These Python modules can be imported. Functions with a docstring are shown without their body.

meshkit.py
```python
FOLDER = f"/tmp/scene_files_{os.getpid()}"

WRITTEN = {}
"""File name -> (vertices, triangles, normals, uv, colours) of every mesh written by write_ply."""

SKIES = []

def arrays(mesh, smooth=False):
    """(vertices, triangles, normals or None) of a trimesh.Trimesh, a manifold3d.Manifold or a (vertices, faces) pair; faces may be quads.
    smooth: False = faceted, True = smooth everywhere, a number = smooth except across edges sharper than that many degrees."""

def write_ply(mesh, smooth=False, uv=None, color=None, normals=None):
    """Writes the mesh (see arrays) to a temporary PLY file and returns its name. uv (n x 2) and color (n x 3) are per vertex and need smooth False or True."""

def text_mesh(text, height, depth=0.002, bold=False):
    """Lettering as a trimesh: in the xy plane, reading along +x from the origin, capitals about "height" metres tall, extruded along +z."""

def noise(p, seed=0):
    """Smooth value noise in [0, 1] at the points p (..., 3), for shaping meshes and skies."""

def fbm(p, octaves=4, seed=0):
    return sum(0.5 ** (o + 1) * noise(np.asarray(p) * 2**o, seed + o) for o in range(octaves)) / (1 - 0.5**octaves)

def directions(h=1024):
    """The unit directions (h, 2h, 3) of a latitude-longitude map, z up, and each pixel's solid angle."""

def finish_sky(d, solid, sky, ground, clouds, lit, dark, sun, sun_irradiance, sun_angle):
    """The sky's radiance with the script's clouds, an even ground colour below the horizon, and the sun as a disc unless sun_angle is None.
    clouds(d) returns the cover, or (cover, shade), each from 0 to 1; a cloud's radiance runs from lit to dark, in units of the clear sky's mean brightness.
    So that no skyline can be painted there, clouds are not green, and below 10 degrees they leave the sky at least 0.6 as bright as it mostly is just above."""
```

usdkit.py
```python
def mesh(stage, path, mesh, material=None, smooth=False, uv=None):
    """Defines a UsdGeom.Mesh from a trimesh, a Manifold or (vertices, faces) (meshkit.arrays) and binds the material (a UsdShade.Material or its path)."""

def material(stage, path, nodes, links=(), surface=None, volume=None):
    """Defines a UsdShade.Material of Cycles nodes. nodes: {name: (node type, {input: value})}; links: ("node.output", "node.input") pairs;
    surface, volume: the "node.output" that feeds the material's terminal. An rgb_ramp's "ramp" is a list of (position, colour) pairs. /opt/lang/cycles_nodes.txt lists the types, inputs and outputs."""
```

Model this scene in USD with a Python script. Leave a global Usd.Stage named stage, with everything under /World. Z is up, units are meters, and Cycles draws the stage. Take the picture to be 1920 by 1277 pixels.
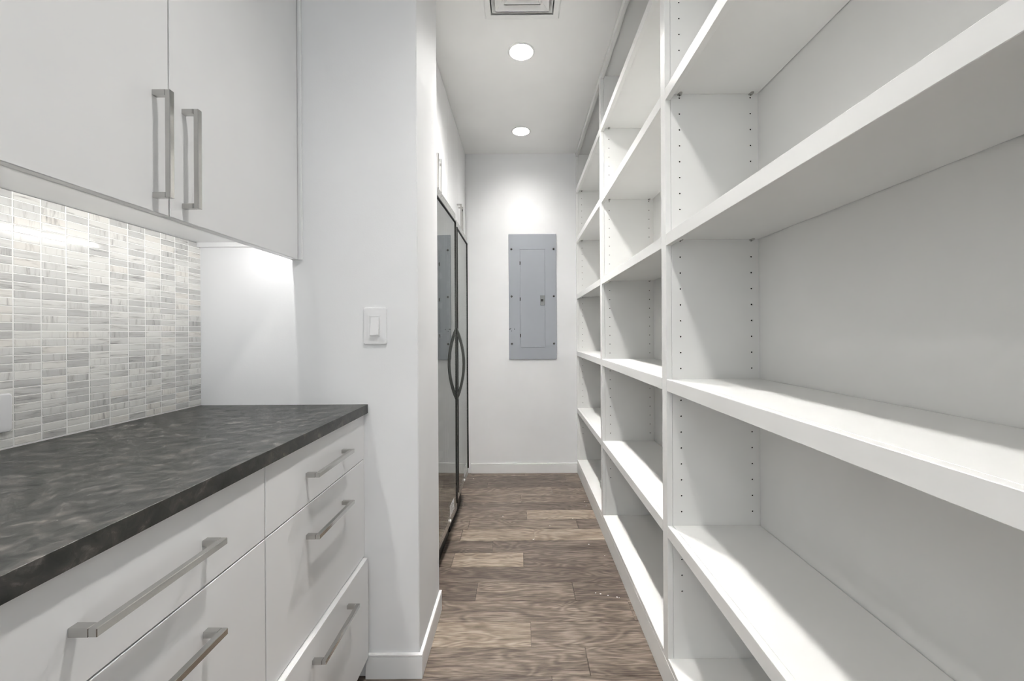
import math, random
import numpy as np, trimesh, manifold3d, usdkit
from pxr import Usd, UsdGeom, UsdLux, UsdShade, Gf, Sdf, Vt

stage = Usd.Stage.CreateInMemory()
UsdGeom.SetStageUpAxis(stage, UsdGeom.Tokens.z)
UsdGeom.SetStageMetersPerUnit(stage, 1.0)
UsdGeom.Xform.Define(stage, '/World')
rng = random.Random(7)

# ------------------------------------------------------------------ camera, light levels, exposure
EYE = 1.151                      # lens height
F = 765.0                        # focal length in pixels of the 1920 wide frame
VPX, VPY = 975.0, 625.0          # vanishing point of the aisle in the frame
ROLL = 0.0058
EXPOSURE = 0.30
DOWNLIGHT = (1950.0, 420.0, 800.0, 1400.0)   # radiance of each downlight's lens, straight down
BEAM = 3.0                       # how fast it falls off to the side (power of the cosine)
LED = 280.0                      # radiance of the LED chips under the wall cabinet
cam = UsdGeom.Camera.Define(stage, '/World/camera')
AP = 36.0
cam.CreateHorizontalApertureAttr(AP)
cam.CreateVerticalApertureAttr(AP * 1277 / 1920)
cam.CreateFocalLengthAttr(AP * F / 1920)
cam.CreateHorizontalApertureOffsetAttr((960 - VPX) * AP / 1920)
cam.CreateVerticalApertureOffsetAttr((VPY - 638.5) * AP / 1920)
cam.CreateClippingRangeAttr(Gf.Vec2f(0.02, 100))
cam.CreateExposureAttr(EXPOSURE)
cam.AddTransformOp().Set(Gf.Matrix4d().SetRotate(Gf.Rotation(Gf.Vec3d(0, 0, 1), math.degrees(-ROLL)))
                         * Gf.Matrix4d().SetRotate(Gf.Rotation(Gf.Vec3d(1, 0, 0), 90))
                         * Gf.Matrix4d().SetTranslate(Gf.Vec3d(0, 0, EYE)))
UNSEEN_DAYLIGHT = 3.6                  # cool light from an unseen window behind the camera, placed to brighten camera-facing walls
win = UsdLux.RectLight.Define(stage, '/World/unseen_window_light')
win.CreateWidthAttr(1.50); win.CreateHeightAttr(1.95)
win.CreateIntensityAttr(UNSEEN_DAYLIGHT); win.CreateColorAttr(Gf.Vec3f(0.93, 0.96, 1.0))
win.AddTranslateOp().Set(Gf.Vec3d(-0.155, -2.985, 1.36))
win.AddRotateXYZOp().Set(Gf.Vec3f(90, 0, 0))      # shines along +y, into the room
win.AddScaleOp().Set(Gf.Vec3f(1, 1, 1))

# ------------------------------------------------------------------ helpers
counts, origin = {}, {}

def numbered(parent, name):
    k = (parent, name)
    n = counts[k] = counts.get(k, -1) + 1
    return f'{parent}/{name}' if n == 0 else f'{parent}/{name}_{n:03d}'

def tag(p, **kw):
    for k, v in kw.items():
        if v:
            p.SetCustomDataByKey(k, v)
    return p

def thing(name, label, category, loc=(0, 0, 0), group=None, kind=None):
    path = numbered('/World', name)
    x = UsdGeom.Xform.Define(stage, path)
    x.AddTranslateOp().Set(Gf.Vec3d(*map(float, loc)))
    origin[path] = np.array(loc, float)
    return tag(x.GetPrim(), label=label, category=category, group=group, kind=kind)

def obj(name, mesh, mat, parent=None, smooth=False, seed=None, **kw):
    """One Mesh prim, given in world coordinates, under a thing or part (or under /World)."""
    pp = str(parent.GetPath()) if parent is not None else '/World'
    path = numbered(pp, name)
    o = origin.get(pp, np.zeros(3))
    if parent is None:
        c = np.array([mesh.bounds[:, 0].mean(), mesh.bounds[:, 1].mean(), mesh.bounds[0, 2]])
    else:
        c = o
    m = mesh.copy()
    m.apply_translation(-c)
    origin[path] = c
    g = usdkit.mesh(stage, path, m, mat, smooth=smooth)
    if parent is None:
        UsdGeom.Xformable(g).AddTranslateOp().Set(Gf.Vec3d(*map(float, c)))
    if seed is not None:
        n = len(g.GetPointsAttr().Get())
        UsdGeom.PrimvarsAPI(g).CreatePrimvar('seed', Sdf.ValueTypeNames.FloatArray, 'vertex').Set(Vt.FloatArray([float(seed)] * n))
    return tag(g.GetPrim(), **kw)

def struct(name, mesh, mat, parent=None, **kw):
    return obj(name, mesh, mat, parent, kind=None if parent is not None else 'structure', **kw)

def box(x0, x1, y0, y1, z0, z1, c=0.0):
    """A box with chamfered edges (c metres)."""
    x0, x1 = sorted((x0, x1)); y0, y1 = sorted((y0, y1)); z0, z1 = sorted((z0, z1))
    if c <= 0:
        return trimesh.creation.box(bounds=[[x0, y0, z0], [x1, y1, z1]])
    c = min(c, 0.45 * min(x1 - x0, y1 - y0, z1 - z0))
    pts = []
    for ax in range(3):
        for sx in (0, 1):
            for sy in (0, 1):
                for sz in (0, 1):
                    p = [(x0, x1)[sx], (y0, y1)[sy], (z0, z1)[sz]]
                    s = [1 - 2 * sx, 1 - 2 * sy, 1 - 2 * sz]
                    for k in range(3):
                        if k != ax:
                            p[k] += s[k] * c
                    pts.append(p)
    return trimesh.convex.convex_hull(np.array(pts))

def cat(*ms):
    ms = [m for m in (ms[0] if len(ms) == 1 and isinstance(ms[0], list) else ms)]
    return trimesh.util.concatenate(ms)

def cyl(p0, p1, r, n=16):
    return trimesh.creation.cylinder(radius=r, segment=[p0, p1], sections=n)

def lathe(profile, centre, n=48):
    m = trimesh.creation.revolve(np.array(profile, float), sections=n)
    m.apply_translation(centre)
    return m

def hull(*ms):
    return trimesh.convex.convex_hull(np.vstack([m.vertices for m in ms]))

def manif(m):
    return manifold3d.Manifold(manifold3d.Mesh(np.asarray(m.vertices, np.float32), np.asarray(m.faces, np.uint32)))

def tri(man):
    q = man.to_mesh()
    return trimesh.Trimesh(np.asarray(q.vert_properties)[:, :3], np.asarray(q.tri_verts), process=False)

def mat(name, nodes, links=(), surface='p.BSDF'):
    return usdkit.material(stage, '/World/Looks/' + name, nodes, links, surface=surface)

def paint(name, col, rough=0.5, spec=0.5, bump=0.0, bscale=400, var=0.02):
    """Painted surface: an even colour with a trace of mottling and roller texture."""
    c2 = tuple(max(0, x * (1 - 2 * var)) for x in col)
    nodes = {'g': ('geometry', {}), 'n': ('noise_texture', {'scale': 3.0, 'detail': 4.0}),
             'r': ('rgb_ramp', {'ramp': [(0.3, c2), (0.7, col)]}),
             'p': ('principled_bsdf', {'roughness': rough, 'specular_ior_level': spec})}
    links = [('g.position', 'n.vector'), ('n.fac', 'r.fac'), ('r.color', 'p.base_color')]
    if bump:
        nodes['bn'] = ('noise_texture', {'scale': bscale, 'detail': 2.0})
        nodes['b'] = ('bump', {'strength': bump, 'distance': 0.001})
        links += [('g.position', 'bn.vector'), ('bn.fac', 'b.height'), ('b.normal', 'p.normal')]
    return mat(name, nodes, links)

# ------------------------------------------------------------------ materials
M = {}
M['wall'] = paint('wall_paint', (0.862, 0.865, 0.875), 0.6, 0.3, 0.15, 260)
M['ceiling'] = paint('ceiling_paint', (0.91, 0.91, 0.90), 0.8, 0.2, 0.1, 200)
M['trim'] = paint('trim_paint', (0.87, 0.87, 0.87), 0.3, 0.5)
M['shelf'] = paint('shelf_lacquer', (0.893, 0.893, 0.878), 0.36, 0.45, 0.03, 700)
M['cabinet'] = paint('cabinet_lacquer', (0.875, 0.877, 0.882), 0.28, 0.5, 0.02, 700)
M['plate'] = paint('white_plastic', (0.84, 0.84, 0.85), 0.25, 0.5)
M['panel_grey'] = paint('grey_enamel', (0.355, 0.375, 0.41), 0.42, 0.5, 0.04, 500)
M['grout'] = paint('grout', (0.90, 0.895, 0.875), 0.85, 0.2)
M['hole'] = paint('hole_shade', (0.02, 0.02, 0.018), 0.9, 0.1)  # near-black colour stands in for the shade inside holes
M['black'] = paint('black_rubber', (0.015, 0.015, 0.014), 0.5, 0.3)
M['lamp_white'] = paint('lamp_white', (0.86, 0.86, 0.85), 0.35, 0.5)
M['paper'] = paint('sticker_paper', (0.78, 0.78, 0.78), 0.6, 0.3)
M['print'] = paint('sticker_print', (0.25, 0.25, 0.26), 0.6, 0.3)
M['ceramic'] = paint('ceramic', (0.85, 0.85, 0.83), 0.2, 0.5)
M['subfloor'] = paint('subfloor', (0.06, 0.045, 0.035), 0.9, 0.2)
M['cavity'] = paint('fridge_cavity', (0.05, 0.052, 0.05), 0.5, 0.4)
M['rack'] = paint('fridge_rack', (0.32, 0.32, 0.30), 0.4, 0.4)

def metal(name, col, rough, stretch=(1, 1, 1), amount=0.1):
    return mat(name, {'g': ('geometry', {}), 'm': ('mapping', {'scale': stretch}), 'n': ('noise_texture', {'scale': 60.0, 'detail': 3.0}),
                      'r': ('map_range', {'from_min': 0.3, 'from_max': 0.7, 'to_min': rough * (1 - amount), 'to_max': rough * (1 + amount)}),
                      'p': ('principled_bsdf', {'base_color': col, 'metallic': 1.0, 'roughness': rough})},
               [('g.position', 'm.vector'), ('m.vector', 'n.vector'), ('n.fac', 'r.value'), ('r.result', 'p.roughness')])
M['nickel'] = metal('polished_nickel', (0.52, 0.515, 0.50), 0.11)
M['steel'] = metal('brushed_steel', (0.66, 0.66, 0.64), 0.28, (1, 1, 30), 0.25)
M['latch'] = paint('latch_grey', (0.20, 0.21, 0.21), 0.4, 0.5)
M['dark_steel'] = metal('dark_steel', (0.10, 0.10, 0.092), 0.4)
# a lensed lamp: its light falls off towards the side faster than a plain disc's
def lens_material(name, power):
    return mat(name, {'w': ('layer_weight', {'blend': 0.5}), 'i': ('math', {'math_type': 'subtract', 'value1': 1.0}),
                      'q': ('math', {'math_type': 'power', 'value2': BEAM}), 'k': ('math', {'math_type': 'multiply', 'value2': power}),
                      'e': ('emission', {'color': (1.0, 0.978, 0.945)})},
               [('w.facing', 'i.value2'), ('i.value', 'q.value1'), ('q.value', 'k.value1'), ('k.value', 'e.strength')], 'e.emission')
M['led'] = mat('led_chip', {'e': ('emission', {'color': (1.0, 0.985, 0.96), 'strength': LED})}, [], 'e.emission')
M['glass'] = mat('door_glass', {     # coated low-E glass: a strong mirror at a grazing view, dark but clear from the front
    'lw': ('layer_weight', {'blend': 0.5}), 'q': ('math', {'math_type': 'power', 'value2': 3.0}),
    'f': ('math', {'math_type': 'multiply_add', 'value2': 0.78, 'value3': 0.16, 'use_clamp': True}),
    't': ('transparent_bsdf', {'color': (0.55, 0.58, 0.56)}),
    'gl': ('glossy_bsdf', {'color': (0.97, 0.98, 0.97), 'roughness': 0.012}), 'x': ('mix_closure', {})},
    [('lw.facing', 'q.value1'), ('q.value', 'f.value1'), ('f.value', 'x.fac'), ('t.BSDF', 'x.closure1'), ('gl.BSDF', 'x.closure2')], 'x.closure')

M['pane'] = mat('unseen_window_glass', {'fr': ('fresnel', {'IOR': 1.45}), 't': ('transparent_bsdf', {'color': (0.97, 0.98, 0.97)}), 'gl': ('glossy_bsdf', {'color': (1, 1, 1), 'roughness': 0.0}), 'x': ('mix_closure', {})},
                [('fr.fac', 'x.fac'), ('t.BSDF', 'x.closure1'), ('gl.BSDF', 'x.closure2')], 'x.closure')
# marble mosaic: every tile its own tone and vein direction
TY, TZ, TY0, TZ0 = 0.0508, 0.0174, 1.3710, 0.9190
M['tile'] = mat('marble_mosaic', {
    'g': ('geometry', {}),
    'off': ('vector_math', {'math_type': 'subtract', 'vector2': (0, TY0, TZ0)}),
    'div': ('vector_math', {'math_type': 'multiply', 'vector2': (0, 1 / TY, 1 / TZ)}),
    'cell': ('vector_math', {'math_type': 'floor'}),
    'wn': ('white_noise_texture', {'dimensions': '3D'}),
    'sep': ('separate_color', {}),
    'jit': ('vector_math', {'math_type': 'scale', 'scale': 40.0}),
    'add': ('vector_math', {'math_type': 'add'}),
    'mh': ('mapping', {'scale': (1, 14, 120)}), 'mv': ('mapping', {'scale': (1, 75, 12)}),
    'nh': ('noise_texture', {'scale': 1.0, 'detail': 4.0, 'roughness': 0.6, 'distortion': 0.5}),
    'nv': ('noise_texture', {'scale': 1.0, 'detail': 4.0, 'roughness': 0.65, 'distortion': 0.7}),
    'pick': ('math', {'math_type': 'less_than', 'value2': 0.42}),
    'n': ('mix_float', {}),
    'vein': ('rgb_ramp', {'ramp': [(0.0, (0.86, 0.86, 0.84)), (0.50, (0.83, 0.825, 0.805)), (0.60, (0.72, 0.71, 0.69)), (0.68, (0.50, 0.49, 0.48)), (0.78, (0.22, 0.22, 0.22))]}),
    'tone': ('rgb_ramp', {'ramp': [(0.0, (0.66, 0.66, 0.66)), (0.35, (0.78, 0.78, 0.775)), (0.6, (0.90, 0.90, 0.885)), (0.90, (0.97, 0.965, 0.945)), (0.97, (0.93, 0.905, 0.87))]}),
    'mul': ('mix_color', {'blend_type': 'multiply', 'fac': 1.0}),
    'p': ('principled_bsdf', {'roughness': 0.10, 'specular_ior_level': 0.5})},
    [('g.position', 'off.vector1'), ('off.vector', 'div.vector1'), ('div.vector', 'cell.vector1'), ('cell.vector', 'wn.vector'),
     ('wn.color', 'sep.color'), ('wn.color', 'jit.vector1'), ('g.position', 'add.vector1'), ('jit.vector', 'add.vector2'),
     ('add.vector', 'mh.vector'), ('add.vector', 'mv.vector'), ('mh.vector', 'nh.vector'), ('mv.vector', 'nv.vector'),
     ('sep.r', 'pick.value1'), ('pick.value', 'n.fac'), ('nh.fac', 'n.a'), ('nv.fac', 'n.b'), ('n.result', 'vein.fac'),
     ('sep.g', 'tone.fac'), ('vein.color', 'mul.a'), ('tone.color', 'mul.b'), ('mul.result', 'p.base_color')])

# dark leathered granite
M['granite'] = mat('dark_granite', {
    'g': ('geometry', {}), 'm': ('mapping', {'scale': (1.0, 1.0, 1.0)}),
    'n1': ('noise_texture', {'scale': 36.0, 'detail': 6.0, 'roughness': 0.62, 'distortion': 0.6}),
    'n2': ('noise_texture', {'scale': 7.0, 'detail': 3.0}),
    'v': ('voronoi_texture', {'scale': 55.0}), 'vs': ('separate_color', {}),
    'r1': ('rgb_ramp', {'ramp': [(0.32, (0.007, 0.009, 0.007)), (0.47, (0.020, 0.022, 0.020)), (0.58, (0.052, 0.050, 0.047)), (0.71, (0.165, 0.157, 0.147))]}),
    'r2': ('rgb_ramp', {'ramp': [(0.35, (0.80, 0.80, 0.80)), (0.65, (1.15, 1.12, 1.08))]}),
    'rv': ('rgb_ramp', {'ramp': [(0.0, (0.65, 0.67, 0.65)), (0.5, (1.0, 1.0, 1.0)), (1.0, (1.35, 1.3, 1.25))]}),
    'x': ('mix_color', {'blend_type': 'multiply', 'fac': 1.0}), 'x2': ('mix_color', {'blend_type': 'multiply', 'fac': 0.8}),
    'rr': ('map_range', {'from_min': 0.3, 'from_max': 0.7, 'to_min': 0.46, 'to_max': 0.24}),
    'b': ('bump', {'strength': 0.45, 'distance': 0.0012}),
    'p': ('principled_bsdf', {'roughness': 0.3, 'specular_ior_level': 0.62})},
    [('g.position', 'm.vector'), ('m.vector', 'n1.vector'), ('m.vector', 'n2.vector'), ('m.vector', 'v.vector'), ('v.color', 'vs.color'),
     ('n1.fac', 'r1.fac'), ('n2.fac', 'r2.fac'), ('vs.r', 'rv.fac'), ('r1.color', 'x.a'), ('r2.color', 'x.b'), ('x.result', 'x2.a'), ('rv.color', 'x2.b'),
     ('x2.result', 'p.base_color'), ('n1.fac', 'rr.value'), ('rr.result', 'p.roughness'), ('n1.fac', 'b.height'), ('b.normal', 'p.normal')])

def wood(name, dark, mid, light, contrast=1.0):
    """Wire-brushed oak: contour lines of a stretched noise make the cathedral figure, fine fibres lie over it."""
    return mat(name, {
        'g': ('geometry', {}), 's': ('attribute', {'attribute': 'seed'}),
        'sv': ('combine_xyz', {}), 'add': ('vector_math', {'math_type': 'add'}),
        'm1': ('mapping', {'scale': (2.4, 9.5, 1.0)}),
        'n1': ('noise_texture', {'scale': 1.0, 'detail': 2.0, 'roughness': 0.45, 'distortion': 0.5}),
        'k': ('math', {'math_type': 'multiply', 'value2': 88.0}), 'sn': ('math', {'math_type': 'sine'}),
        'm2': ('mapping', {'scale': (14.0, 260.0, 1.0)}),
        'n2': ('noise_texture', {'scale': 1.0, 'detail': 3.0, 'roughness': 0.6}),
        'm3': ('mapping', {'scale': (3.0, 22.0, 1.0)}),
        'n3': ('noise_texture', {'scale': 1.0, 'detail': 3.0, 'roughness': 0.6, 'distortion': 1.0}),
        'f1': ('math', {'math_type': 'multiply_add', 'value2': 0.095 * contrast, 'value3': 0.0}),
        'f2': ('math', {'math_type': 'multiply_add', 'value2': 1.05 * contrast}),
        'f3': ('math', {'math_type': 'multiply_add', 'value2': 0.75, 'value3': -0.42}),
        'r': ('rgb_ramp', {'ramp': [(0.22, dark), (0.48, mid), (0.78, light)]}),
        'b': ('bump', {'strength': 0.5, 'distance': 0.0012}),
        'p': ('principled_bsdf', {'roughness': 0.42, 'specular_ior_level': 0.4})},
        [('s.fac', 'sv.x'), ('s.fac', 'sv.y'), ('s.fac', 'sv.z'), ('g.position', 'add.vector1'), ('sv.vector', 'add.vector2'),
         ('add.vector', 'm1.vector'), ('m1.vector', 'n1.vector'), ('n1.fac', 'k.value1'), ('k.value', 'sn.value1'),
         ('add.vector', 'm2.vector'), ('m2.vector', 'n2.vector'), ('add.vector', 'm3.vector'), ('m3.vector', 'n3.vector'),
         ('sn.value', 'f1.value1'), ('n3.fac', 'f3.value1'), ('n2.fac', 'f2.value1'), ('f3.value', 'f2.value3'), ('f2.value', 'f1.value3'),
         ('f1.value', 'r.fac'), ('r.color', 'p.base_color'), ('f1.value', 'b.height'), ('b.normal', 'p.normal')])
M['oak_mid'] = wood('oak_mid', (0.072, 0.053, 0.041), (0.162, 0.127, 0.101), (0.323, 0.268, 0.221))
M['oak_light'] = wood('oak_light', (0.131, 0.099, 0.074), (0.248, 0.198, 0.153), (0.399, 0.334, 0.271))
M['oak_dark'] = wood('oak_dark', (0.052, 0.038, 0.03), (0.11, 0.085, 0.069), (0.234, 0.191, 0.16))

# ------------------------------------------------------------------ the room
CEIL = 2.633
YW = 1.371          # partition's face
YB = 3.365          # far wall
XL = -1.083         # left wall
XR = 0.7715         # right wall
YN = -2.9           # unseen wall behind the camera, holding the unseen window
PX = -0.343         # partition's aisle corner
PY = 1.704          # partition's far side

fl = thing('floor', None, None, (0, 1, 0), kind='structure')
obj('subfloor', box(XL - .1, XR + .1, YN - .1, YB + .1, -0.12, -0.016), M['subfloor'], fl)
PITCH, Y0 = 0.12868, 1.3700
joints = {-1: [0.10], 0: [(1101.7, 1238)], 1: [(995.5, 1188)], 2: [(1184, 1145)], 3: [(894, 1107), (1075.5, 1107)], 4: [], 5: [(850, 1048), (981.5, 1048)],
          6: [(924, 1023)], 7: [(866, 1001), (1002, 1001)], 8: [(880, 982), (1082, 982)], 9: [(988, 964)], 10: [(868, 948)], 11: [(977, 933.5)],
          12: [(1035, 920)], 13: [(915, 907)], 14: [(1061.5, 897)], 15: [(985, 889)]}
tone = {(5, 1): 'oak_light', (8, 2): 'oak_dark', (4, 0): 'oak_dark', (-1, 0): 'oak_dark', (6, 0): 'oak_dark', (6, 1): 'oak_dark', (5, 2): 'oak_dark', (3, 2): 'oak_dark', (10, 1): 'oak_dark',
        (14, 0): 'oak_dark', (1, 0): 'oak_light', (13, 0): 'oak_dark', (13, 1): 'oak_dark', (3, 0): 'oak_dark', (9, 1): 'oak_light', (7, 1): 'oak_light', (7, 2): 'oak_light'}
k0 = math.floor((YN - Y0) / PITCH)
for k in range(k0, 16):
    ya, yb = Y0 + k * PITCH, Y0 + (k + 1) * PITCH
    ya, yb = max(ya, YN), min(yb, YB)
    if yb - ya < 0.004:
        continue
    if k in joints:
        xs = []
        for j in joints[k]:
            if isinstance(j, tuple):
                u, v = j
                dv = (v - VPY) + ROLL * (u - VPX)
                xs.append(((u - VPX) - ROLL * (v - VPY)) * EYE / dv)
            else:
                xs.append(j)
        a, b = (XL, XR) if yb < YW else (-1.05, XR)
    else:
        a, b = XL, XR
        first = rng.uniform(XL + .2, XL + 1.0)
        xs = [first, first + rng.uniform(.5, .8)]
    xs = [a] + [x for x in xs if a < x < b] + [b]
    for i, (x0, x1) in enumerate(zip(xs[:-1], xs[1:])):
        t = tone.get((k, i), 'oak_mid')
        g = 0.00045
        obj('plank', box(x0 + g, x1 - g, ya + g, yb - g, -0.015, rng.uniform(-0.0004, 0.0), 0.0012), M[t], fl, seed=round(rng.uniform(2, 60), 2))

flecks = []
for u, v in ((943, 968), (1031, 986), (1117, 1112), (1126, 1114), (1140, 1117), (1157, 1120), (1161, 1121), (1096, 941), (1099, 949), (1074, 973), (1134, 1042), (1104, 1021), (888, 898), (1000, 1012)):
    dv = (v - VPY) + ROLL * (u - VPX)
    r = rng.uniform(.0018, .0034)
    m = trimesh.creation.icosphere(1, r)
    m.apply_scale((1.3, 1.0, 0.5))
    m.apply_translation((((u - VPX) - ROLL * (v - VPY)) * EYE / dv, F * EYE / dv, r * .4))
    flecks.append(m)
obj('paint_flecks', cat(flecks), M['trim'], fl, kind='stuff')

# ceiling board with round openings for the downlights and a square one for the air diffuser
LIGHTS = [(0.015, 2.148), (0.016, 2.992), (0.040, 0.76), (-0.80, -0.42)]
VC = (0.018, 1.748)
cb = manif(box(XL - .1, XR + .1, YN - .1, YB + .1, CEIL, CEIL + 0.06))
for x, y in LIGHTS:
    cb -= manif(cyl((x, y, CEIL - .02), (x, y, CEIL + .055), 0.0615, 40))
cb -= manif(box(VC[0] - .146, VC[0] + .146, VC[1] - .146, VC[1] + .146, CEIL - .02, CEIL + .05))
ceil = thing('ceiling', None, None, (0, 1, CEIL), kind='structure')
obj('ceiling_board', tri(cb), M['ceiling'], ceil)

struct('wall_left', box(XL - .1, XL, YN - .1, YB + .1, 0, CEIL + .06), M['wall'])
struct('wall_right', box(XR, XR + .1, YN - .1, YB + .1, 0, CEIL + .06), M['wall'])
struct('wall_back', box(XL, XR, YB, YB + .1, 0, CEIL + .06), M['wall'])
WX0, WX1, WZ0, WZ1 = -0.905, 0.595, 0.385, 2.335
struct('unseen_wall_front', tri(manif(box(XL, XR, YN - .1, YN, 0, CEIL + .06)) - manif(box(WX0, WX1, YN - .2, YN + .1, WZ0, WZ1))), M['wall'])  # out of view, closes the room so light bounces back into the aisle
w1 = thing('unseen_window_1', None, None, ((WX0 + WX1) / 2, YN, WZ0), kind='structure')  # unseen window, the opening for the cool light from behind the camera
obj('unseen_window_frame', tri(manif(box(WX0, WX1, YN - .075, YN - .015, WZ0, WZ1)) - manif(box(WX0 + .05, -0.175, YN - .2, YN + .1, WZ0 + .05, WZ1 - .05)) - manif(box(-0.135, WX1 - .05, YN - .2, YN + .1, WZ0 + .05, WZ1 - .05))), M['trim'], w1)
for xa, xb in ((WX0 + .048, -0.173), (-0.137, WX1 - .048)):
    obj('pane', box(xa, xb, YN - .048, YN - .044, WZ0 + .048, WZ1 - .048), M['pane'], w1)
struct('wall_partition', box(XL, PX, YW, PY, 0, CEIL, 0.003), M['wall'])

def skirting(name, runs, label=None):
    t = thing(name, None, None, (0, 0, 0), kind='structure')
    obj('board', cat([box(*r[:4], 0.0, 0.0735, 0.0008) for r in runs]), M['trim'], t)
    obj('cap', cat([box(r[0] + r[4], r[1] + r[5], r[2] + r[6], r[3] + r[7], 0.0747, 0.0815, 0.001) for r in runs]), M['trim'], t)
B = 0.011
skirting('baseboard_back', [(-0.41, 0.4655, YB - B, YB, 0, 0, 0, 0)])
skirting('baseboard_partition', [(-0.522, PX + B, YW - B, YW, 0, 0, 0, 0), (PX + .0001, PX + B, YW + .0001, PY, 0, 0, 0, 0)])

# ------------------------------------------------------------------ wall of shelves on the right
SX, SB = 0.466, 0.7626            # front and back planes
sh = thing('shelving_unit', 'white floor-to-ceiling built-in shelving of three open bays along the right side of the aisle', 'shelving', (0.6, 1.85, 0))
BAND = 0.0178
DIV = [(0.274, 0.315), (1.300, 1.341), (2.323, 2.365), (3.346, 3.3645)]
HZ = [0.326 + 0.0507 * i for i in range(39)]
HXS = (0.512, 0.738)
obj('toe_kick', box(SX, SX + .018, DIV[0][0], YB - .0005, 0.0, 0.0925, 0.0008), M['shelf'], sh)
obj('top_rail', box(SX, SX + .019, DIV[0][0], YB - .0005, 2.597, CEIL - .0015, 0.001), M['shelf'], sh)
for i, (a, b) in enumerate(DIV):
    body = manif(box(SX + BAND + .0004, SB, a, b, 0.094, 2.613))
    sides = [s for s in ((a, 1), (b, -1)) if not (i == 0 and s[1] == 1) and not (i == 3 and s[1] == -1)]
    plugs = []
    for y, s in sides:
        for hx in HXS:
            for hz in HZ:
                body -= manif(cyl((hx, y - s * .004, hz), (hx, y + s * .0085, hz), 0.0026, 8))
                plugs.append(cyl((hx, y + s * .0012, hz), (hx, y + s * .0083, hz), 0.0026, 8))  # dark plug paints the shade deep in each white-walled hole
    d = obj('divider', tri(body), M['shelf'], sh)
    obj('edge_band', box(SX, SX + BAND, a, b, 0.0935, 2.5965, 0.0012), M['shelf'], d)
    obj('pin_hole_shade', cat(plugs), M['hole'], d, kind='stuff')
obj('top_panel', box(SX + .0195, SB, DIV[0][0], YB - .0005, 2.6135, CEIL - .0015), M['shelf'], sh)
bays = list(zip(DIV[:-1], DIV[1:]))
for (a, b) in bays:
    y0, y1 = a[1], b[0]
    obj('back_panel', box(SB + .0003, XR - .0005, y0 - .01, y1 + .01, 0.0, 2.613), M['shelf'], sh)
    obj('bottom_shelf', box(SX, SB, y0 + .0004, y1 - .0004, 0.0930, 0.112, 0.0012), M['shelf'], sh)
def pin(x, y, s, z):
    """Metal spoon-shaped shelf pin: peg in the hole, paddle under the shelf."""
    peg = cyl((x, y + s * .007, z - .0045), (x, y - s * .003, z - .0045), 0.0024, 8)
    paddle = hull(cyl((x, y - s * .0008, z - .0042), (x, y - s * .0008, z - .0004), 0.0062, 12), cyl((x, y - s * .0115, z - .0030), (x, y - s * .0115, z - .0004), 0.0050, 12))
    return cat(peg, paddle)
ZS = [0.498, 0.964, 1.427, 1.890, 2.296]
for bi, (a, b) in enumerate(bays):
    y0, y1 = a[1], b[0]
    for zi, z in enumerate(ZS):
        p = obj('shelf', box(SX + BAND + .0002, SB - .0022, y0 + .0012, y1 - .0012, z + .019, z + .038, 0.0006), M['shelf'], sh)
        obj('nosing', box(SX, SX + BAND, y0 + .0010, y1 - .0010, z, z + .0380, 0.0009), M['shelf'], p)
        for x in HXS:
            for y, s in ((y0, -1), (y1, 1)):
                obj('shelf_pin', pin(x, y, s, z + .019), M['nickel'], p)

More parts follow.
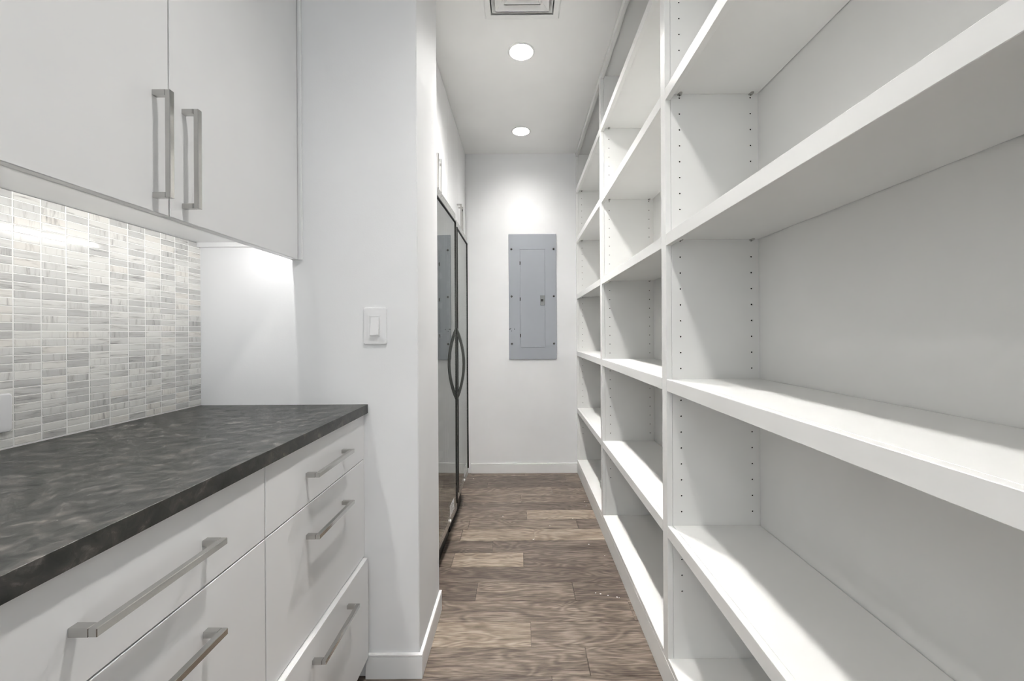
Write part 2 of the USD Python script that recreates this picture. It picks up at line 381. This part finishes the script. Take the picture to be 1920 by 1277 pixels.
# small white bowl left on the floor shelf of the far bay
obj('bowl', lathe([(0.0, 0.002), (0.034, 0.0), (0.038, 0.004), (0.047, 0.030), (0.0505, 0.058), (0.0520, 0.061), (0.0500, 0.0615), (0.0470, 0.055), (0.043, 0.030), (0.032, 0.010), (0.0, 0.008)],
                  (0.566, 2.665, 0.1122)), M['ceramic'], smooth=40, label='small round white bowl on the lowest shelf of the farthest shelving bay', category='bowl')

# ------------------------------------------------------------------ base cabinets with drawers
def bar_handle(kind, c, length, parent, proj=0.034, t=0.0105, legs=0.011, x=0.0):
    """Flat bar pull with square legs. kind 'h': along Y, 'v': along Z; x: the face it stands on, +X outward."""
    y, z = c
    h = length / 2
    if kind == 'h':
        bar = box(x + proj - t, x + proj, y - h, y + h, z - legs / 2, z + legs / 2, 0.0009)
        l1 = box(x, x + proj - t, y - h, y - h + legs, z - legs / 2, z + legs / 2, 0.0006)
        l2 = box(x, x + proj - t, y + h - legs, y + h, z - legs / 2, z + legs / 2, 0.0006)
    else:
        bar = box(x + proj - t, x + proj, y - legs / 2, y + legs / 2, z - h, z + h, 0.0009)
        l1 = box(x, x + proj - t, y - legs / 2, y + legs / 2, z - h, z - h + legs, 0.0006)
        l2 = box(x, x + proj - t, y - legs / 2, y + legs / 2, z + h - legs, z + h, 0.0006)
    return obj('handle', cat(bar, l1, l2), M['nickel'], parent)

DX = -0.524
ZB, Z1, Z2, Z3 = 0.076, 0.409, 0.734, 0.8825
def base_cabinet(label, ya, yb, ajar, filler=0.0):
    t = thing('base_cabinet', label, 'drawer cabinet', (-0.8, (ya + yb) / 2, 0))
    obj('carcass', box(XL + .004, DX - .0205, ya, yb, ZB + .004, Z3 + .003), M['cabinet'], t)
    obj('plinth', box(XL + .004, DX - .075, ya, yb, 0.0, ZB + .004), M['cabinet'], t)
    if filler:
        obj('filler_strip', box(DX - .020, DX - .001, yb + .0015, yb + filler - .0003, ZB, Z3 + .003, 0.0006), M['cabinet'], t)
    for lo, hi, hz, out in ((Z1, Z2 - .0, 0.6575, 0.0), (Z2, Z3, 0.808, 0.0), (ZB, Z1, 0.352, ajar)):
        g = 0.0012
        d = obj('drawer', box(DX - .019 + out, DX + out, ya + g, yb - g, lo + g, hi - g, 0.0011), M['cabinet'], t,
                label='bottom drawer standing slightly open' if out else None)
        if out:
            obj('drawer_box', box(DX - .40, DX - .019 + out, ya + .02, yb - .02, lo + .03, hi - .07), M['cabinet'], d)
        bar_handle('h', ((ya + yb) / 2, hz), 0.211, d, x=DX + out)
YD0, YD1, YD2 = 0.3160, 0.8356, 1.3600
base_cabinet('white three-drawer base cabinet next to the partition wall, its bottom drawer slightly open', YD1, YD2, 0.0135, filler=YW - YD2)
base_cabinet('white drawer base cabinet nearest the camera at the lower left, cut by the picture edge', YD0, YD1, 0.0)

CT = 0.9156
obj('countertop', box(XL + .001, -0.512, YD0 - .012, YW - .0008, Z3 + .0035, CT, 0.0006), M['granite'], label='dark mottled leathered granite worktop lying on the white drawer cabinets', category='worktop')

# ------------------------------------------------------------------ mosaic backsplash
bs = thing('backsplash', 'backsplash of small stacked white and grey veined marble mosaic tiles above the dark worktop', 'backsplash', (XL, 0.9, CT))
TOPZ = 1.4575
obj('grout_bed', box(XL + .0002, -1.07225, YD0, YW - .0004, CT + .0002, TOPZ), M['grout'], bs)
OUT_Y, OUT_Z = (0.730, 0.857), (0.952, 1.032)
rest = []
for c in range(20):
    ty1 = TY0 - c * TY
    ty0 = ty1 - TY
    for r in range(31):
        tz0 = TZ0 + r * TZ
        m = box(-1.0795, -1.0715, ty0 + .0015, ty1 - .0015, tz0 + .0011, min(tz0 + TZ - .0011, TOPZ), 0.0005)
        ctr = m.bounds.mean(0)
        m.apply_translation(-ctr)
        m.apply_transform(trimesh.transformations.rotation_matrix(rng.gauss(0, 0.0035), (0, 0, 1)))
        m.apply_transform(trimesh.transformations.rotation_matrix(rng.gauss(0, 0.006), (0, 1, 0)))
        m.apply_translation(ctr + np.array([rng.gauss(0, .00015), 0, 0]))
        hidden = ty0 > OUT_Y[0] - .02 and ty1 < OUT_Y[1] + .005 and tz0 > OUT_Z[0] and tz0 + TZ < OUT_Z[1]
        if 1 <= c <= 10 and not hidden:
            obj('tile', m, M['tile'], bs)
        else:
            rest.append(m)
obj('mosaic_field', cat(rest), M['tile'], bs, kind='stuff')

def rounded_plate(w, h, t, r, dome=0.0):
    """Wall plate in the local xz plane, facing -y, with a rounded outline and a gently crowned face."""
    pts = []
    n = 6
    for cx, cz, a0 in ((w / 2 - r, h / 2 - r, 0), (-w / 2 + r, h / 2 - r, 90), (-w / 2 + r, -h / 2 + r, 180), (w / 2 - r, -h / 2 + r, 270)):
        for i in range(n + 1):
            a = math.radians(a0 + 90 * i / n)
            pts.append((cx + r * math.cos(a), cz + r * math.sin(a)))
    pts = np.array(pts)
    layers = []
    for s, y in ((1.0, 0.0), (1.0, -t * .45), (0.985, -t * .75), (0.95, -t * .93), (0.86, -t), (0.6, -t - dome * .7), (0.25, -t - dome)):
        q = pts * s if s > 0.94 else pts * np.array([s, s])
        layers.append(np.column_stack([q[:, 0], np.full(len(q), y), q[:, 1]]))
    return trimesh.convex.convex_hull(np.vstack(layers))

def to_left_wall(m, y, z, x):
    """Turns a mesh that faces -y so that it faces +x and puts it at (x, y, z)."""
    m.apply_transform(trimesh.transformations.rotation_matrix(math.pi / 2, (0, 0, 1)))
    m.apply_translation((x, y, z))
    return m

def rocker(w, h, d, tilt):
    v = []
    for sx in (-1, 1):
        for z, y in ((h / 2, -d * (1 - tilt)), (0, -d * .62), (-h / 2, -d * (1 + tilt)), (h / 2, .002), (-h / 2, .002)):
            v.append((sx * w / 2, y, z))
    return trimesh.convex.convex_hull(np.array(v))

# light switch on the partition
sw = thing('light_switch', 'white rocker light switch with rounded cover plate on the partition wall', 'light switch', (-0.485, YW, 1.178))
plate = rounded_plate(0.078, 0.125, 0.0062, 0.006, 0.0012); plate.apply_translation((-0.485, YW - .0002, 1.178))
frame = box(-0.485 - .0175, -0.485 + .0175, YW - .0088, YW - .002, 1.178 - .0345, 1.178 + .0345, .0006)
hole = box(-0.485 - .0152, -0.485 + .0152, YW - .02, YW - .0045, 1.178 - .0322, 1.178 + .0322)
obj('cover_plate', plate, M['plate'], sw)
fr = obj('switch_frame', tri(manif(frame) - manif(hole)), M['plate'], sw)
rk = rocker(0.0285, 0.0605, 0.0072, 0.45); rk.apply_translation((-0.485, YW - .0042, 1.178))
obj('rocker', rk, M['plate'], sw)

# horizontal socket plate on the mosaic
so = thing('socket_outlet', 'white horizontal socket cover plate on the marble mosaic at the left picture edge', 'socket', (-1.0715, 0.7935, 0.992))
pl = to_left_wall(rounded_plate(0.127, 0.080, 0.0062, 0.006, 0.0010), 0.7935, 0.992, -1.0711)
obj('cover_plate', pl, M['plate'], so)
obj('receptacle', box(-1.070, -1.0620, 0.7935 - .033, 0.7935 + .033, 0.992 - .0165, 0.992 + .0165, 0.001), M['plate'], so)
slots = []
for yc in (-0.019, 0.019):
    for dz in (-.006, .006):
        slots.append(box(-1.0625, -1.0618, 0.7935 + yc - .004, 0.7935 + yc + .004, 0.992 + dz - .0009, 0.992 + dz + .0009))
obj('slot', cat(slots), M['hole'], so)

# ------------------------------------------------------------------ wall cabinet over the worktop
CX, CB = -0.738, 1.401
uc = thing('wall_cabinet', 'white flat two-door wall cabinet with tall bar handles over the worktop', 'wall cabinet', (-0.9, 0.86, CB))
UY0, UYM, UY1 = 0.362, 0.861, 1.3590
obj('carcass', box(XL + .001, CX - .0195, UY0, YW - .0195, 1.4585, CEIL - .002), M['cabinet'], uc)
obj('side_panel', box(XL + .012, CX - .0195, YW - .0190, YW - .0006, 1.4440, CEIL - .002, 0.001), M['cabinet'], uc)
obj('light_rail', box(CX - .0270, CX - .0190, UY0, YW - .0006, CB + .0003, 1.4583, 0.0006), M['cabinet'], uc)
obj('filler_strip', box(CX - .0185, CX + .011, UY1 + .0028, YW - .0006, CB, CEIL - .002, 0.0008), M['cabinet'], uc)
for (a, b, hy) in ((UY0, UYM, UYM - .0352), (UYM, UY1, UYM + .0370)):
    d = obj('door', box(CX - .0183, CX, a + .0014, b - .0014, CB + .0002, CEIL - .004, 0.0011), M['cabinet'], uc)
    bar_handle('v', (hy, 1.5375), 0.218, d, proj=0.0365, t=0.0105, legs=0.0112, x=CX)

led = thing('led_strip', 'LED strip light fixed behind the bottom rail of the wall cabinet', 'strip light', (CX - .028, 0.87, 1.441))
obj('tape', box(CX - .0282, CX - .02705, UY0 + .02, YW - .03, 1.4355, 1.4465), M['plate'], led)
chips = []
y = UY0 + .03
while y < YW - .04:
    chips.append(box(CX - .0302, CX - .0283, y - .0022, y + .0022, 1.4388, 1.4432, 0.0004))
    y += 0.01667
obj('led_chips', cat(chips), M['led'], led, kind='stuff')

# ------------------------------------------------------------------ tall cabinets and glass-door fridges past the partition
AX = -0.444
def high_cabinet(label, ya, yb):
    t = thing('high_cabinet', label, 'cabinet', (-0.7, (ya + yb) / 2, 1.86))
    obj('carcass', box(XL + .001, AX - .0195, ya + .0005, yb - .0005, 1.851, CEIL - .001), M['cabinet'], t)
    ym = (ya + yb) / 2
    for a, b, hy in ((ya, ym, ym - .036), (ym, yb, ym + .036)):
        d = obj('door', box(AX - .0185, AX, a + .0013, b - .0013, 1.853, CEIL - .003, 0.001), M['cabinet'], t)
        bar_handle('v', (hy, 1.986), 0.180, d, proj=0.034, t=0.010, legs=0.011, x=AX)
high_cabinet('white two-door high cabinet above the nearer glass-door fridge', PY + .008, 2.535)
high_cabinet('white two-door high cabinet above the farther glass-door fridge, against the far wall', 2.535, 3.352)
obj('filler_panel', box(AX - .02, AX, 2.850, YB - .0008, 0.0, 1.8495, 0.001), M['cabinet'], label='plain white panel filling the gap between the farther fridge and the far wall', category='panel')

def fridge(name, label, ya, yb, xf, ajar, ztop, zglass, zlo, handle):
    """xf: the door face at its far edge; ajar: its turn about that edge (radians), near edge set back."""
    t = thing(name, label, 'fridge', (-0.75, (ya + yb) / 2, 0))
    xb = xf - .062
    w = yb - ya
    walls = manif(box(XL + .01, xb, ya, yb, 0.10, ztop + .002)) - manif(box(XL + .05, xb + .1, ya + .03, yb - .03, 0.17, ztop - .035))
    obj('body', tri(walls), M['cavity'], t)
    obj('toe_grille', box(XL + .01, xb + .012, ya + .004, yb - .004, 0.0, 0.098), M['black'], t)
    for i in range(9):
        z = 0.30 + i * (ztop - .42) / 8.5
        obj('rack', cat(box(XL + .07, xb - .03, ya + .031, yb - .031, z, z + .008), box(xb - .030, xb - .012, ya + .031, yb - .031, z - .008, z + .024, 0.002)), M['rack'], t)
    def turn(m):
        m = m.copy()
        m.apply_translation((-xf, -yb, 0))
        m.apply_transform(trimesh.transformations.rotation_matrix(-ajar, (0, 0, 1)))
        m.apply_translation((xf, yb, 0))
        return m
    T = 0.042
    g = .003
    frame = manif(box(xf - T, xf, ya + g, yb - g, zlo - .038, ztop, 0.0012)) - manif(box(xf - T - .01, xf + .01, ya + .020, yb - .0130, zlo, zglass))
    d = obj('door', turn(tri(frame)), M['steel'], t)
    gk = [box(xf - .004, xf + .0050, yb - .0130, yb - .0090, zlo + .001, zglass + .008, 0.0008), box(xf - .004, xf + .0050, ya + .0145, yb - .0090, zglass, zglass + .007, 0.0008), box(xf - .004, xf + .0050, ya + .0145, ya + .0215, zlo + .001, zglass + .008, 0.0008)]
    obj('gasket', turn(cat(gk)), M['black'], d)
    obj('glass_pane', turn(box(xf - .006, xf - .0003, ya + .0195, yb - .0125, zlo - .002, zglass + .002)), M['glass'], d)
    st = turn(box(xf + .0001, xf + .0006, yb - .20, yb - .09, zlo + .004, zlo + .062))
    obj('sticker', st, M['paper'], d)
    obj('sticker_print', turn(cat([box(xf + .0005, xf + .0009, yb - .192, yb - .098 - .02 * (i % 3), zlo + .012 + i * .0085, zlo + .0145 + i * .0085) for i in range(6)])), M['print'], d)
    obj('rail_screw', turn(cyl((xf - .001, yb - .205, zlo - .012), (xf + .007, yb - .205, zlo - .012), .0075, 14)), M['lamp_white'], d)
    if handle:
        z0, z1, y = handle[0], handle[1], yb + .004
        n, pts = 18, []
        for i in range(n + 1):
            s = i / n
            pts.append((xf - .001 + 0.0435 * math.sin(math.pi * s) ** 0.85 , y, z0 + (z1 - z0) * s))
        segs = []
        for (xa, y_, za), (xc, _, zc) in zip(pts[:-1], pts[1:]):
            a, b = [cyl((px, y_ - .010, pz), (px, y_ + .010, pz), 0.0066, 10) for px, pz in ((xa, za), (xc, zc))]
            segs.append(manif(hull(a, b)))
        hm = segs[0]
        for s in segs[1:]:
            hm = hm + s
        obj('handle', turn(tri(hm)), M['dark_steel'], d, smooth=40, label='dark bow-shaped door handle')
fridge('glass_door_fridge', 'nearer glass-door fridge with dark bow handle, just past the partition wall', 1.712, 2.335, -0.365, 0.034, 1.836, 1.782, 0.186, (0.775, 1.180))
fridge('glass_door_fridge', 'farther slim glass-door fridge beside the far wall, without a visible handle', 2.362, 2.822, -0.363, 0.006, 1.812, 1.765, 0.224, None)

# ------------------------------------------------------------------ electrical panel on the far wall
ep = thing('electrical_panel', 'tall grey metal breaker panel with small door on the far wall', 'electrical panel', (0.106, YB, 0.937))
EX0, EX1, EZ0, EZ1 = -0.0905, 0.302, 0.937, 1.967
yf = YB - .011
obj('trim_plate', tri(manif(box(EX0, EX1, yf, YB - .0003, EZ0, EZ1, 0.0025)) - manif(box(0.0015, 0.2095, yf - .01, yf + .006, 1.032, 1.842))), M['panel_grey'], ep)
dr = obj('door', box(0.0042, 0.2068, yf - .0016, yf + .0058, 1.0350, 1.8390, 0.001), M['panel_grey'], ep)
lt = obj('latch', box(0.1675, 0.2060, yf - .0050, yf + .001, 1.3805, 1.4615, 0.001), M['latch'], dr)
obj('latch_slide', box(0.1725, 0.1920, yf - .0060, yf - .003, 1.412, 1.430, 0.001), M['black'], lt)
for z in (1.727, 1.432, 1.132):
    obj('hinge', cat(cyl((0.0035, yf - .0020, z - .014), (0.0035, yf - .0020, z + .014), .0038, 10), box(0.0035, 0.0085, yf - .003, yf, z - .004, z + .012)), M['dark_steel'], ep)
for x in (-0.067, 0.2795):
    for z in (1.842, 1.454, 1.065):
        obj('screw', hull(cyl((x, yf - .003, z), (x, yf + .001, z), .0085, 14), cyl((x, yf - .008, z), (x, yf - .003, z), .005, 14)), M['dark_steel'], ep)

obj('scuff_mark', cat([cyl((x, yf - .0004, z), (x, yf + .002, z), r, 8) for x, z, r in ((-.083, 1.186, .0042), (-.0755, 1.189, .003), (-.045, 1.186, .0034), (-.067, 1.170, .0028))]), M['black'], ep, kind='stuff')

# ------------------------------------------------------------------ downlights and air diffuser
def downlight(label, x, y, power):
    t = thing('downlight', label, 'ceiling light', (x, y, CEIL), group=None)
    c = (x, y, CEIL)
    obj('trim_ring', lathe([(0.0600, 0.004), (0.0600, -0.0018), (0.0625, -0.0040), (0.0690, -0.0034), (0.0725, -0.0008), (0.0725, 0.0), (0.0612, 0.0), (0.0600, 0.004)][::-1], c), M['lamp_white'], t, smooth=40)
    obj('reflector', lathe([(0.0600, 0.0), (0.0500, 0.0300), (0.0500, 0.0340), (0.0612, 0.0340), (0.0612, 0.0)], c), M['lamp_white'], t, smooth=30)
    lens = trimesh.creation.cylinder(radius=0.0500, height=0.004, sections=40)
    lens.apply_translation((x, y, CEIL + .0325))
    obj('lens', lens, lens_material('lamp_lens_%d' % round(power), power) if not stage.GetPrimAtPath('/World/Looks/lamp_lens_%d' % round(power)) else '/World/Looks/lamp_lens_%d' % round(power), t)
    obj('housing', lathe([(0.0, 0.0365), (0.0560, 0.0365), (0.0560, 0.050), (0.0, 0.050)], c), M['lamp_white'], t)
downlight('lit recessed downlight in the aisle ceiling, just beyond the square air diffuser', *LIGHTS[0], DOWNLIGHT[0])
downlight('lit recessed downlight in the aisle ceiling, the farther one near the far wall', *LIGHTS[1], DOWNLIGHT[1])
downlight('lit recessed downlight over the near end of the aisle, above the picture', *LIGHTS[2], DOWNLIGHT[2])
downlight('lit recessed downlight behind the camera, out of the picture', *LIGHTS[3], DOWNLIGHT[3])

vd = thing('air_diffuser', 'square white stepped air diffuser in the ceiling at the top of the picture', 'air vent', (VC[0], VC[1], CEIL))
def ring(r0, z0, r1, z1, t=0.0016):
    """Square frustum ring (one louvre) from half-width r0 at height z0 to r1 at z1."""
    q = np.array([(-1, -1), (1, -1), (1, 1), (-1, 1)], float)
    lv = [(r0, z0), (r1, z1), (r1, z1 + t), (r0, z0 + t)]
    v = np.vstack([np.column_stack([q * r, np.full(4, z)]) for r, z in lv])
    f = []
    for l in range(4):
        for k in range(4):
            a, b = l * 4 + k, l * 4 + (k + 1) % 4
            c, d = ((l + 1) % 4) * 4 + (k + 1) % 4, ((l + 1) % 4) * 4 + k
            f += [(a, b, c), (a, c, d)]
    m = trimesh.Trimesh(v, f)
    m.fix_normals()
    m.apply_translation((VC[0], VC[1], CEIL))
    return m
obj('flange', cat(ring(0.174, -0.0008, 0.168, -0.0045, 0.002), ring(0.168, -0.0045, 0.1445, -0.0062, 0.002), ring(0.1445, -0.0062, 0.1425, 0.014, 0.002)), M['lamp_white'], vd)
obj('louvre', cat(ring(0.1385, -0.003, 0.112, 0.0175), ring(0.1388, -0.0050, 0.1388, -0.003)), M['lamp_white'], vd)
obj('louvre', cat(ring(0.1215, -0.008, 0.080, 0.0170), ring(0.1225, -0.0100, 0.1225, -0.008)), M['lamp_white'], vd)
obj('louvre', cat(ring(0.0805, -0.008, 0.050, 0.0160), ring(0.0815, -0.0100, 0.0815, -0.008)), M['lamp_white'], vd)
obj('centre_plate', box(VC[0] - .044, VC[0] + .044, VC[1] - .044, VC[1] + .044, CEIL - .0085, CEIL - .0065, 0.0006), M['lamp_white'], vd)
obj('duct_back', box(VC[0] - .1455, VC[0] + .1455, VC[1] - .1455, VC[1] + .1455, CEIL + .044, CEIL + .048), M['panel_grey'], vd)
